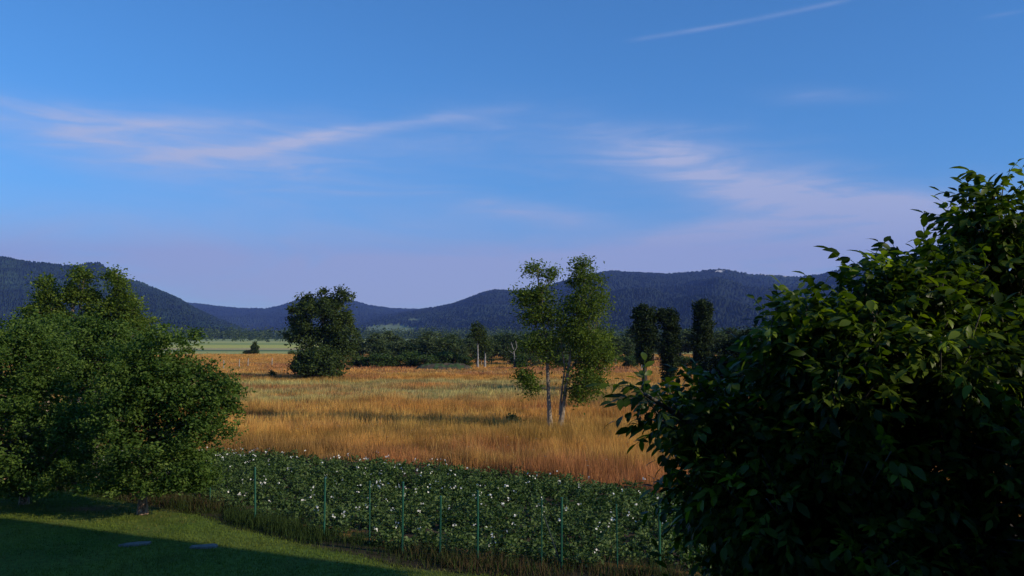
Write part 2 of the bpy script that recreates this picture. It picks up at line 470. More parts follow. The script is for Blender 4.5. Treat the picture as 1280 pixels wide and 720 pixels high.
# taller seed stalks and sorrel standing out of the grass, in loose patches
n = 22000; y = np.sqrt(rng.random(n) * (80 ** 2 - 25 ** 2) + 25 ** 2); x = (rng.random(n) * 2 - 1) * .64 * y
k = (y > far_edge(x) + .3) & (rng.random(n) < smooth(.45, .7, fbm(x * .3, y * .3, 91, 3))); x, y = x[k], y[k]; n = len(x)
sor = (smooth(.48, .62, fbm(x * .15, y * .2, 93, 3)) > rng.random(n))[:, None]
cs_ = np.where(sor, np.array([.26, .085, .05]), np.array([.56, .36, .13])) * (.7 + .6 * rng.random((n, 1)))
blades(mb, x, y, np.full(n, .2), (.35 + .35 * rng.random(n)), .02, .45, cs_ * .7, cs_)
tag(mb.build('meadow_grass', M['grass']), 'tall dry golden and rust grass across the whole meadow', 'grass', kind='stuff')

# white and cream wild flowers dotted in the meadow
mb = MB()
n = 420; y = np.sqrt(rng.random(n) * (62 ** 2 - 27 ** 2) + 27 ** 2); x = (rng.random(n) * 2 - 1) * .6 * y
k = y > far_edge(x) + .4; x, y = x[k], y[k]; n = len(x)
z = .55 + .3 * rng.random(n); s = .03 + .025 * rng.random(n)
v = np.stack([np.stack([x + dx * s, y + dy * s, z + dz * s], -1) for dx, dy, dz in ((-1, 0, 0), (0, -1, .5), (1, 0, 0), (0, 1, .3))], 1)
mb.add(v.reshape(-1, 3), np.arange(4 * n).reshape(n, 4), .5, np.array([.55, .50, .38]))
tag(mb.build('meadow_flowers', M['petal']), 'tiny cream flower heads scattered through the dry meadow grass', 'flowers', kind='stuff')

# lawn blades
mb = MB()
n = 150000
y = 16.5 + 14 * rng.random(n); x = (rng.random(n) * 2 - 1) * .72 * y
k = (y < lawn_edge(x) + .1 - .5 * rng.random(n) ** 2) & (x < 3.5); x, y = x[k], y[k]; n = len(x)
g = fbm(x * .5, y * .5, 33)[:, None]; g2 = fbm(x * 1.7, y * 1.7, 35)[:, None]
wornp = smooth(.52, .7, fbm(x * .9 + 5, y * .9, 37, 4))[:, None]
c = (np.array([.075, .140, .018]) * (1 - g) + np.array([.17, .20, .030]) * g) * (.7 + .6 * g2) * (.7 + .6 * rng.random((n, 1)))
pch = np.exp(-(((x - pt[0]) / .9) ** 2 + ((y - pt[1]) / .5) ** 2) * 1.2)
c = c * (1 - .5 * wornp) + np.array([.20, .17, .06]) * .5 * wornp
k = rng.random(n) > np.maximum(pch * .85, .45 * wornp[:, 0])
x, y, c = x[k], y[k], c[k]; n = len(x)
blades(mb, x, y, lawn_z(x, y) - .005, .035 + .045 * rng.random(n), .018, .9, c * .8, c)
tag(mb.build('lawn_grass', M['grass']), 'short green blades of the mown lawn around the apple trees', 'grass', kind='stuff')

# weeds along the fence: rank dry stems and green stalks
mb = MB()
n = 30000
x = -16 + 24 * rng.random(n)
y = fence_line(x) + np.clip(rng.normal(0, .45, n), -.9, 1.0) - .15
d = fbm(x * .8, y * .8, 51)
k = rng.random(n) < smooth(.3, .6, d) + .25; x, y, d = x[k], y[k], d[k]; n = len(x)
dry = smooth(.5, .66, fbm(x * .45 + 4, y * .3, 53))[:, None] * (rng.random((n, 1)) < .6)
c = np.array([.045, .075, .018]) * (1 - dry) + np.array([.105, .075, .036]) * dry
c = c * (.6 + .8 * rng.random((n, 1)))
h = (.10 + .34 * rng.random(n) ** 1.8) * (.35 + 1.0 * d)
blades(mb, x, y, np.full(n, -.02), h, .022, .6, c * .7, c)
tag(mb.build('fence_weeds', M['grass']), 'rank brown and green weeds along the foot of the wire fence', 'weeds', kind='stuff')

# ------------------------------------------------------------------ leaf clouds
def leaf_cloud(mb, pos, size, up=.6, aspect=.55, var=None, droop=0.0):
    pos = np.asarray(pos, float); n = len(pos)
    d = unit(rng.normal(size=(n, 3)) * np.array([1, 1, .6]) + np.array([0, 0, -droop]))
    nr = unit(rng.normal(size=(n, 3)) + np.array([0, 0, up]))
    s = unit(np.cross(d, nr)); nn = np.cross(s, d)
    Ls = size * (.7 + .6 * rng.random((n, 1))); W = Ls * aspect
    v = np.stack([pos, pos + d * Ls * .45 + s * W * .5 + nn * Ls * .08, pos + d * Ls - nn * Ls * .06, pos + d * Ls * .45 - s * W * .5 + nn * Ls * .08], 1)
    if var is None: var = rng.random(n)
    mb.add(v.reshape(-1, 3), np.arange(4 * n).reshape(n, 4), np.repeat(np.clip(var, 0, 1), 4))

def clumps_in(lobes, gap=.35):
    """lobe = (centre, radii, count): clump centres spread through the ellipsoid, more near its skin"""
    out = []
    for c, r, n in lobes:
        k = n * 4
        d = unit(rng.normal(size=(k, 3))); q = rng.random((k, 1)) ** (1 / 2.6) * .95
        p = np.asarray(c) + d * q * np.asarray(r)
        f = 1.0 / (.25 * min(r[0], r[2]) + .25)
        g = (vnoise(p[:, 0] * f, p[:, 2] * f, 2) + vnoise(p[:, 1] * f + 7, p[:, 2] * f + 3, 5) + vnoise(p[:, 0] * f + 3, p[:, 1] * f, 8)) / 3
        out.append(p[np.argsort(-g * gap + .3 * rng.random(k))[:n]] if n > 12 else p[:n])
    return np.concatenate(out)

def tree(name, label, cat, base, trunk_pts, trunk_r, lobes, per, cs, leaf, mat, bark, group=None, branches=30, up=.6, aspect=.55, droop=0, flat=.75, minz=.15, gap=.35):
    base = np.asarray(base, float)
    root = tag(empty(name, base), label, cat, group)
    cl = clumps_in(lobes, gap)
    cl[:, 2] = np.maximum(cl[:, 2], base[2] + minz)
    k = len(cl)
    # foliage
    cn = np.repeat(cl, per, 0)
    csz = np.repeat(cs * (.55 + .75 * rng.random(k)), per)[:, None] * rng.random((k * per, 1)) ** .35 * 1.25
    pos = cn + np.clip(rng.normal(size=cn.shape), -1.7, 1.7) * csz * np.array([1, 1, flat])
    pos[:, 2] = np.maximum(pos[:, 2], base[2] + minz)
    var = np.repeat(rng.random(k), per) * .55 + rng.random(len(pos)) * .45
    mb = MB(); leaf_cloud(mb, pos, leaf, up, aspect, var, droop)
    mb.build('crown', M[mat], root, offset=base)
    # trunks and limbs
    mb = MB()
    for tp, tr_ in zip(trunk_pts, trunk_r):
        tp = np.asarray(tp, float); m = len(tp)
        mb.tube(tp, np.linspace(tr_, tr_ * .25, m) * np.concatenate([[1.35], np.ones(m - 1)]), 8)
    allp = []
    for tp, tr_ in zip(trunk_pts, trunk_r):
        tp = np.asarray(tp, float)
        for f in np.linspace(0.25, 1, 24):
            q = f * (len(tp) - 1); i = min(int(q), len(tp) - 2)
            allp.append((*(tp[i] + (tp[i + 1] - tp[i]) * (q - i)), tr_ * (1 - .75 * f)))
    allp = np.array(allp)
    for c in cl[rng.permutation(k)[:branches]]:
        dd = np.linalg.norm(allp[:, :3] - c + np.array([0, 0, .35 * np.linalg.norm(allp[0, :3] - c) * .6]), axis=1)
        a = allp[np.argmin(dd)]
        p0 = a[:3]; mid = (p0 + c) / 2 + np.array([0, 0, .08 * np.linalg.norm(c - p0)]) + rng.normal(size=3) * .05 * np.linalg.norm(c - p0)
        r0 = min(a[3] * .6, .02 * np.linalg.norm(c - p0) + .012)
        mb.tube([p0, p0 * .6 + mid * .4, mid, mid * .4 + c * .6, c], [r0, r0 * .85, r0 * .65, r0 * .45, r0 * .2], 5)
    mb.build('trunk', M[bark], root, shade=True, offset=base)
    return root

def lobe(px, py, Y, rx, rz, ry, n):
    s = Y / F
    return (at(px, py, Y), (rx * s, ry, rz * s), n)

# ---- lawn trees on the left
b = ground(178, 646)
tree('apple_tree', 'broad low apple tree on the lawn with its short red brown trunk showing', 'apple tree', b,
     [[b, b + [0, 0, .5], b + [.05, .05, 1.1], b + [.1, .1, 2.0], b + [.2, 0, 3.2]]], [.13],
     [lobe(205, 530, 24.6, 88, 90, 1.9, 240), lobe(210, 458, 24.8, 60, 62, 1.5, 120), lobe(255, 500, 24.4, 52, 60, 1.2, 60), lobe(150, 560, 24.2, 55, 65, 1.4, 60),
      lobe(215, 600, 24.2, 60, 25, 1.3, 40), lobe(280, 488, 24.4, 28, 20, .7, 24), lobe(245, 565, 24.3, 42, 46, 1.1, 50), lobe(170, 480, 24.6, 50, 60, 1.3, 70), lobe(140, 610, 24.2, 40, 18, 1.2, 22)],
     66, .16, .105, 'apple', 'applebark', 'fruit trees on the lawn', 60, minz=.82)
b = ground(30, 634)
tree('apple_tree', 'leafy fruit tree at the left edge of the lawn, crown hanging nearly to the grass', 'fruit tree', b,
     [[b, b + [0, 0, .6], b + [-.1, .05, 1.4], b + [0, .1, 3.2]]], [.12],
     [lobe(30, 540, 25.6, 90, 85, 2.0, 260), lobe(40, 450, 25.8, 66, 58, 1.5, 120), lobe(25, 425, 26.0, 50, 28, 1.3, 50), lobe(-20, 470, 26.2, 60, 60, 1.5, 80), lobe(-60, 520, 26, 70, 90, 1.8, 70), lobe(75, 590, 25.2, 55, 35, 1.3, 45), lobe(15, 600, 25.2, 55, 28, 1.3, 40)],
     66, .17, .105, 'apple', 'applebark', 'fruit trees on the lawn', 60)
b = at(118, 585, 30.5); b[2] = 0
tree('fruit_tree', 'tall rounded fruit tree standing behind and between the two lawn apple trees', 'fruit tree', b,
     [[b, b + [0, 0, 1], b + [.1, 0, 2.5], b + [0, .1, 4.6]]], [.14],
     [lobe(115, 500, 30.5, 78, 90, 2.1, 260), lobe(70, 445, 30.8, 36, 32, 1.3, 50), lobe(152, 455, 30.6, 42, 40, 1.3, 60), lobe(115, 420, 31, 42, 24, 1.2, 50), lobe(150, 430, 31, 36, 26, 1.2, 40), lobe(60, 415, 32, 36, 24, 1.2, 40)],
     64, .19, .125, 'apple', 'bark', 'fruit trees on the lawn', 50)
b = at(92, 530, 45); b[2] = 0
t = lambda *p: [at(*q) if len(q) == 3 else q for q in p]
tree('ash_tree', 'slender ash behind the fruit trees showing two pale stems below its top', 'ash tree', b,
     [[b, at(93, 450, 45), at(92, 400, 45), at(90, 378, 45), at(88, 350, 45)], [b + [.3, 0, 0], at(98, 450, 45), at(99, 400, 45), at(101, 375, 45), at(106, 340, 45)]], [.15, .14],
     [lobe(103, 346, 45, 13, 11, .7, 26), lobe(98, 362, 45, 18, 12, .8, 30), lobe(88, 372, 45, 9, 8, .5, 10), lobe(112, 372, 45, 8, 12, .5, 12), lobe(95, 440, 45, 38, 28, 1.2, 70), lobe(118, 388, 45, 12, 26, .7, 34), lobe(80, 402, 45, 9, 14, .5, 14)],
     40, .25, .15, 'ash', 'palebark', 'tall ashes behind the lawn trees', 26)
b = at(58, 530, 45); b[2] = 0
tree('ash_tree', 'leftmost and lowest of the three ashes rising behind the fruit trees', 'ash tree', b,
     [[b, at(60, 450, 45), at(60, 400, 45), at(58, 352, 45)]], [.15],
     [lobe(57, 353, 45, 10, 8, .6, 16), lobe(57, 370, 45, 17, 10, .8, 26), lobe(48, 390, 45, 20, 14, .9, 34), lobe(68, 396, 45, 16, 16, .9, 28), lobe(55, 450, 45, 35, 40, 1.2, 60), lobe(58, 400, 45, 30, 24, 1.2, 70), lobe(30, 420, 45, 26, 24, 1.1, 40), lobe(72, 378, 45, 10, 12, .6, 14)],
     40, .25, .15, 'ash', 'palebark', 'tall ashes behind the lawn trees', 26)
b = at(152, 530, 45); b[2] = 0
tree('ash_tree', 'dense pointed ash on the right of the group behind the fruit trees', 'ash tree', b,
     [[b, at(152, 450, 45), at(150, 400, 45), at(146, 342, 45)]], [.15],
     [lobe(142, 345, 45, 8, 8, .5, 13), lobe(150, 358, 45, 13, 11, .6, 24), lobe(156, 382, 45, 17, 19, .8, 44), lobe(141, 382, 45, 10, 20, .6, 24), lobe(158, 415, 45, 24, 35, .9, 60), lobe(150, 470, 45, 35, 45, 1.1, 70), lobe(132, 400, 45, 18, 26, .9, 44), lobe(165, 395, 45, 13, 22, .7, 28)],
     40, .25, .15, 'ash', 'palebark', 'tall ashes behind the lawn trees', 26)
b = at(190, 515, 48); b[2] = 0
tree('young_ash', 'thin low young ash at the right foot of the tall ashes behind the lawn', 'ash tree', b,
     [[b, at(188, 450, 48), at(186, 395, 48)]], [.09],
     [lobe(184, 405, 48, 9, 12, .4, 12), lobe(182, 430, 48, 16, 20, .6, 22), lobe(185, 465, 48, 18, 25, .6, 24)],
     44, .2, .17, 'ash', 'palebark', None, 14)

b = at(5, 560, 31.5); b[2] = 0
tree('tall_bush', 'tall leafy bush filling the gap behind the fruit tree at the left edge', 'bush', b, [[b, b + [0, 0, .8], b + [.1, 0, 2.2]]], [.07],
     [lobe(10, 530, 31.5, 62, 62, 1.5, 130), lobe(70, 560, 31.5, 50, 50, 1.3, 80)], 60, .2, .12, 'bush', 'bark', None, 20)

# ---- the pair of ashes in the meadow
YA = ground(690, 538)[1]
b = ground(688, 538)
tree('meadow_ash', 'left one of the paired meadow ashes, thin upright stem and sparse open crown', 'ash tree', b,
     [[b, at(686, 500, YA), at(684, 450, YA), at(680, 410, YA), at(674, 375, YA), at(672, 332, YA)], [at(683, 432, YA), at(668, 405, YA), at(655, 380, YA)], [at(684, 450, YA), at(670, 455, YA), at(655, 462, YA)]], [.12, .045, .03],
     [lobe(668, 337, YA, 13, 9, .4, 21), lobe(690, 345, YA, 10, 12, .4, 17), lobe(655, 372, YA, 15, 14, .6, 38), lobe(678, 372, YA, 18, 20, .7, 49), lobe(695, 395, YA, 14, 22, .7, 30), lobe(664, 428, YA, 14, 14, .6, 22), lobe(690, 440, YA, 14, 20, .7, 26), lobe(668, 395, YA, 20, 14, .7, 38),
      lobe(660, 470, YA, 12, 10, .5, 27), lobe(675, 425, YA, 22, 16, .8, 34), lobe(652, 465, YA, 9, 6, .3, 11), lobe(665, 485, YA, 9, 7, .3, 13)],
     26, .27, .17, 'ash', 'palebark', 'pair of ashes in the meadow', 40, .5, .42, .3)
b = ground(700, 538)
tree('meadow_ash', 'right one of the paired meadow ashes, leaning forked stem and fuller crown', 'ash tree', b,
     [[b, at(704, 510, YA), at(709, 470, YA), at(716, 430, YA), at(728, 380, YA), at(732, 330, YA)], [b + [.02, .05, .8], at(701, 500, YA), at(706, 460, YA), at(700, 420, YA), at(702, 385, YA)], [at(710, 465, YA), at(730, 440, YA), at(745, 410, YA)]], [.13, .07, .05],
     [lobe(726, 330, YA, 11, 9, .4, 21), lobe(733, 350, YA, 22, 16, .7, 57), lobe(735, 380, YA, 30, 28, 1.0, 118), lobe(738, 425, YA, 32, 32, 1.1, 141), lobe(712, 405, YA, 17, 28, .8, 65),
      lobe(735, 470, YA, 28, 28, 1.0, 99), lobe(722, 490, YA, 18, 14, .7, 38), lobe(755, 440, YA, 12, 28, .7, 42)],
     26, .29, .17, 'ash', 'palebark', 'pair of ashes in the meadow', 50, .5, .42, .3)
b = ground(645, 531)
tree('small_bush', 'small dark bush low in the grass left of the paired ashes', 'bush', b,
     [[b, b + [0, 0, .2], b + [0, 0, .45]]], [.03], [(b + [-.1, 0, .3], (.45, .35, .28), 16)], 30, .1, .12, 'bush', 'bark', None, 8, minz=.03)

# ---- round tree and bush in the middle of the meadow
b = ground(408, 472); YT = b[1]
tree('oak_tree', 'wide dark round tree in mid meadow with bare sprigs sticking out on top', 'tree', b,
     [[b, at(407, 450, YT), at(405, 420, YT), at(402, 380, YT)], [at(406, 435, YT), at(420, 400, YT), at(428, 366, YT)], [at(406, 440, YT), at(385, 410, YT), at(372, 395, YT)]], [.28, .14, .14],
     [lobe(402, 398, YT, 42, 27, 3.2, 110), lobe(382, 392, YT, 24, 20, 2, 40), lobe(375, 415, YT, 24, 16, 2, 40), lobe(425, 410, YT, 24, 30, 2.4, 60), lobe(430, 440, YT, 20, 22, 2, 44), lobe(400, 428, YT, 30, 18, 2.4, 50),
      lobe(384, 372, YT, 10, 6, .7, 6), lobe(405, 370, YT, 9, 8, .6, 6), lobe(424, 372, YT, 9, 9, .6, 7), lobe(436, 372, YT, 6, 8, .5, 6), lobe(404, 363, YT, 3, 3, .2, 2), lobe(424, 363, YT, 3, 3, .2, 2)],
     52, .38, .32, 'oak', 'bark', None, 70, gap=.9)
b = ground(397, 474); YB = b[1]
tree('round_bush', 'large leafy bush at the foot of the round meadow tree', 'bush', b,
     [[b, b + [0, 0, .8], b + [0, 0, 2]]], [.12],
     [lobe(396, 453, YB, 32, 19, 2.4, 110), lobe(378, 456, YB, 14, 14, 1.2, 24), lobe(415, 460, YB, 15, 12, 1.4, 24)], 60, .40, .33, 'oak', 'bark', None, 20, minz=.05)
b = ground(340, 472.5)
tree('meadow_shrub', 'little shrub in the dry grass left of the round tree', 'bush', b, [[b, b + [0, 0, .3], b + [0, 0, .8]]], [.05],
     [(b + [0, 0, .45], (.5, .4, .45), 14)], 26, .16, .2, 'bush', 'bark', None, 6, minz=.03)

# ---- pollards on the right of the meadow
YP = 76
def pollard(px, label, lobes, lean=0):
    b = at(px, 480, YP); b[2] = 0
    tree('pollard_tree', label, 'pollard', b, [[b, b + [0, 0, 1.5], at(px + lean, 445, YP), at(px + lean, 405, YP)]], [.27],
         [lobe(x, y, YP, rx, rz, ry, n) for x, y, rx, rz, ry, n in lobes], 80, .19, .17, 'ivy', 'darkbark', 'ivy clad pollards at the meadow edge', 24, .4, .7, gap=0)
pollard(806, 'left pollard with a broad mushroom head of ivy on a bare trunk', [(806, 395, 16, 13, 1.2, 60), (805, 410, 16, 14, 1.1, 50), (810, 428, 14, 24, .9, 70), (805, 446, 10, 14, .7, 26)])
pollard(836, 'middle pollard leaning its narrow ivy head against the broad one', [(834, 397, 13, 13, 1, 46), (838, 415, 10, 18, .7, 36), (838, 440, 12, 26, .8, 80), (836, 465, 9, 12, .6, 22)], 1)
pollard(878, 'right pollard, the tallest one, a slim column of leaves standing apart', [(878, 388, 11, 13, .9, 40), (879, 405, 12, 16, .9, 44), (878, 430, 13, 26, .9, 80), (876, 458, 14, 18, .9, 40)])

# ---- dark thicket trees behind the walnut
for (px, py, Y, rx, rz, lab) in [(915, 452, 62, 28, 30, 'black green thicket tree next to the slim right pollard'), (955, 442, 58, 36, 42, 'dark thicket tree peeping out left of the walnut top'),
                                 (1010, 440, 64, 40, 45, 'dark thicket tree hidden mostly by the walnut'), (893, 470, 66, 20, 22, 'low dark thicket shrub under the slim right pollard')]:
    b = at(px, 480, Y); b[2] = 0
    tree('thicket_tree', lab, 'tree', b, [[b, at(px, py + 15, Y), at(px, py - 10, Y)]], [.15],
         [lobe(px, py, Y, rx, rz, 1.8, 110), lobe(px, py + rz * .8, Y, rx * 1.1, rz * .6, 1.8, 60)], 60, .22, .2, 'thicket', 'bark', 'dark thicket behind the walnut', 20)

# ---- the low wood along the far side of the meadow
def proto_tree(name, h, w, mat, bark, leaf, lob, per=46, trunk=.1):
    b = np.zeros(3)
    lobes = [((x * w, y * w, z * h), (rx * w, rx * w, rz * h), n) for x, y, z, rx, rz, n in lob]
    return tree(name, 'x', 'tree', b, [[b, [0, 0, h * .35], [.05, 0, h * .65], [0, .05, h * .92]]], [trunk], lobes, per, .3, leaf, mat, bark, None, 14, .5, .6)
protos = [
    proto_tree('copse_tree', 5, 2.0, 'copse', 'bark', .3, [(0, 0, .60, .95, .38, 50), (.5, 0, .45, .6, .3, 20), (-.45, .1, .4, .6, .3, 20)]),
    proto_tree('copse_tree', 5, 1.7, 'willow', 'palebark', .3, [(0, 0, .66, .8, .32, 40), (.4, 0, .4, .7, .3, 22), (-.5, 0, .5, .5, .25, 18)]),
    proto_tree('copse_tree', 5, 1.6, 'copse', 'palebark', .3, [(-.1, 0, .75, .6, .24, 28), (.3, 0, .5, .75, .28, 28), (-.4, 0, .4, .6, .3, 20)]),
    proto_tree('copse_bush', 3, 2.4, 'bush', 'bark', .3, [(0, 0, .45, 1.0, .42, 60), (.6, 0, .35, .6, .3, 20)]),
]
wood = []
def put(k, px, Y, top, wscale=1.0):
    h0 = [5, 5, 5, 3][k]
    p = at(px, 430, Y); p[2] = 0
    h = max(1.0, at(px, top, Y)[2]) / (h0 * .99)
    wood.append((k, p, h, wscale))
r2 = random.Random(5)
for px in range(446, 1000, 15):                     # back row
    Y = r2.uniform(165, 185)
    put(r2.choice([0, 1, 2, 0]), px + r2.uniform(-5, 5), Y, r2.uniform(412, 424) - (4 if px > 640 else 0), r2.uniform(1.3, 1.9))
for px in range(470, 800, 16):                      # front row
    Y = r2.uniform(140, 152)
    put(r2.choice([0, 1, 2, 1]), px + r2.uniform(-5, 5), Y, r2.uniform(420, 433), r2.uniform(1.0, 1.5))
for px in (455, 478, 497, 514, 533, 560, 582, 655, 705, 785, 855):   # bushes at the grass edge
    put(3, px, r2.uniform(133, 138), r2.uniform(437, 444), r2.uniform(.9, 1.3))
used = set()
for k, p, h, w in wood:
    o = protos[k] if k not in used else copy_thing(protos[k], p)
    used.add(k)
    o.location = tuple(float(x) for x in p); o.rotation_euler = (0, 0, r2.uniform(0, 6.28)); o.scale = (h * w, h * w, h)
    if k == 3: tag(o, 'low rounded bush at the grass edge in front of the far wood', 'bush', 'bushes along the far wood')
    elif k == 1: tag(o, 'grey green willow like tree in the low wood beyond the meadow', 'tree', 'grey green trees of the far wood')
    elif k == 2: tag(o, 'upright dark green tree with pale stem in the far low wood', 'tree', 'pale stemmed trees of the far wood')
    else: tag(o, 'rounded dark green tree in the low wood beyond the meadow', 'tree', 'rounded trees of the far wood')
# birches with white stems
def birch(px, Y, top, crown_lo, label, rx):
    b = at(px, 458, Y); b[2] = 0
    tree('birch_tree', label, 'birch', b, [[b, at(px + .5, 445, Y), at(px, 425, Y), at(px, top + 3, Y)]], [.16],
         [lobe(px, (top + crown_lo) / 2, Y, rx, (crown_lo - top) / 2, 1.0, 40), lobe(px + 3, crown_lo, Y, rx * .8, 6, .9, 14)], 40, .3, .3, 'oak', 'birch', 'white stemmed birches before the wood', 10)
birch(597, 134, 404, 424, 'tall white stemmed birch rising above the far wood', 9)
birch(606, 136, 424, 436, 'short thin birch just right of the tall white stemmed one', 6)
b = at(643, 458, 132); b[2] = 0
mb = MB(); YD = 132
for pts, r_ in [([b, at(643, 445, YD), at(642, 438, YD), at(639, 428, YD)], .10), ([at(642.5, 440, YD), at(646, 434, YD), at(644.5, 426, YD)], .06), ([at(642.5, 443, YD), at(636, 438, YD)], .04), ([at(643, 447, YD), at(648, 443, YD)], .04)]:
    mb.tube(pts, np.linspace(r_, r_ * .4, len(pts)), 6)
root = tag(empty('dead_tree', b), 'bare white dead tree with forked top at the edge of the far wood', 'dead tree')
mb.build('trunk', M['birch'], root, offset=b, shade=True)

# ---- bushes out on the plain
b = ground(318.5, 443)
tree('plain_tree', 'small cone shaped tree alone on the far pale fields', 'tree', b, [[b, b + [0, 0, 1], b + [0, 0, 2.6]]], [.1],
     [(b + [0, 0, .9], (1.0, 1.0, .8), 40), (b + [0, 0, 1.7], (.85, .85, .75), 30), (b + [0, 0, 2.7], (.3, .3, .35), 5)], 40, .22, .32, 'oak', 'bark', None, 8, minz=.05)
b = ground(309, 443)
tree('plain_bush', 'low wide bush left of the cone shaped tree on the plain', 'bush', b, [[b, b + [0, 0, .4], b + [0, 0, .7]]], [.06],
     [(b + [0, 0, .45], (1.0, .8, .5), 30)], 40, .2, .3, 'oak', 'bark', None, 6, minz=.05)
b = ground(364, 443)
tree('plain_bush', 'tiny bush on the plain just left of the round meadow tree', 'bush', b, [[b, b + [0, 0, .4], b + [0, 0, .6]]], [.06],
     [(b + [0, 0, .4], (.6, .6, .35), 20)], 40, .18, .3, 'bush', 'bark', None, 6, minz=.05)
for k, (px, py) in enumerate([(279.5, 461), (299, 459), (310, 458), (340, 457), (756, 464), (802, 463)]):
    b = ground(px, py); mb = MB(); h = 1.25
    mb.tube([b, b + [0, 0, h * .5], b + [.02, 0, h]], [.07, .065, .055], 7)
    o = mb.build('wooden_post', M['postwood'], offset=b, shade=True); o.location = tuple(b)
    lab = ['pale wooden post in the dry grass nearest the left trees', 'second pale post from the left trees, in the dry grass', 'third pale post from the left trees, in the dry grass',
           'pale wooden post closest to the round meadow tree', 'pale post at the wood edge right of the paired ashes', 'pale post beside the left pollard at the wood edge'][k]
    tag(o, lab, 'post', 'pale posts at the far side of the meadow')

# ---- low mound at the wood edge
c = ground(556, 461.5); th = np.linspace(-1, 1, 80); ph = np.linspace(-1, 1, 24)
X, Y = np.meshgrid(th, ph)
rr = np.clip(1 - np.sqrt(np.abs(X) ** 4 + Y ** 2), 0, 1)
Z = -.05 + 1.05 * rr ** .6 * (.6 + .7 * fbm(X * 5, Y * 3, 61)) 
V = np.stack([c[0] + X * 4.3, c[1] + Y * 2.0, Z], -1).reshape(-1, 3)
nn = fbm(X * 6, Y * 4, 63)[..., None]
cc = np.array([.075, .06, .04]) * (1 - smooth(.45, .6, nn)) + np.array([.05, .085, .03]) * smooth(.45, .6, nn)
ii = np.arange(23)[:, None] * 80; jj = np.arange(79)[None]
mf = np.stack([ii + jj, ii + jj + 1, ii + 80 + jj + 1, ii + 80 + jj], -1).reshape(-1, 4)
mb = MB(); mb.add(V, mf, .5, cc.reshape(-1, 3)); tag(mb.build('mound', M['mound'], shade=True), kind='structure')

# ---- woods at the foot of the hills
mb = MB()
n = 2600
px = rng.uniform(-150, 1430, n); Yw = 900 + 500 * rng.random(n) ** 1.4
hh = 7 + 7 * rng.random(n)
C = np.stack([(px - 640) / F * Yw, Yw, hh * .5], -1)
pos = np.repeat(C, 26, 0) + rng.normal(size=(n * 26, 3)) * np.array([1.7, 1.7, 1]) * np.stack([np.ones(n * 26), np.ones(n * 26), np.repeat(hh * .25, 26)], -1)
pos[:, 2] = np.maximum(pos[:, 2], .3)
leaf_cloud(mb, pos, 2.2, .5, .7, np.repeat(rng.random(n), 26) * .6 + .4 * rng.random(n * 26))
# scattered bushes on the plain in front
n = 46; px = rng.uniform(255, 420, n); Yw = rng.uniform(560, 880, n); hh = rng.uniform(1.5, 4, n)
C = np.stack([(px - 640) / F * Yw, Yw, hh * .45], -1)
pos = np.repeat(C, 20, 0) + rng.normal(size=(n * 20, 3)) * np.stack([np.repeat(hh * .4, 20)] * 2 + [np.repeat(hh * .22, 20)], -1)
pos[:, 2] = np.maximum(pos[:, 2], .2)
leaf_cloud(mb, pos, 1.1, .5, .7)
tag(mb.build('far_wood', M['copse']), 'far dark belt of woodland and scrub at the foot of the hills', 'woodland', kind='stuff')

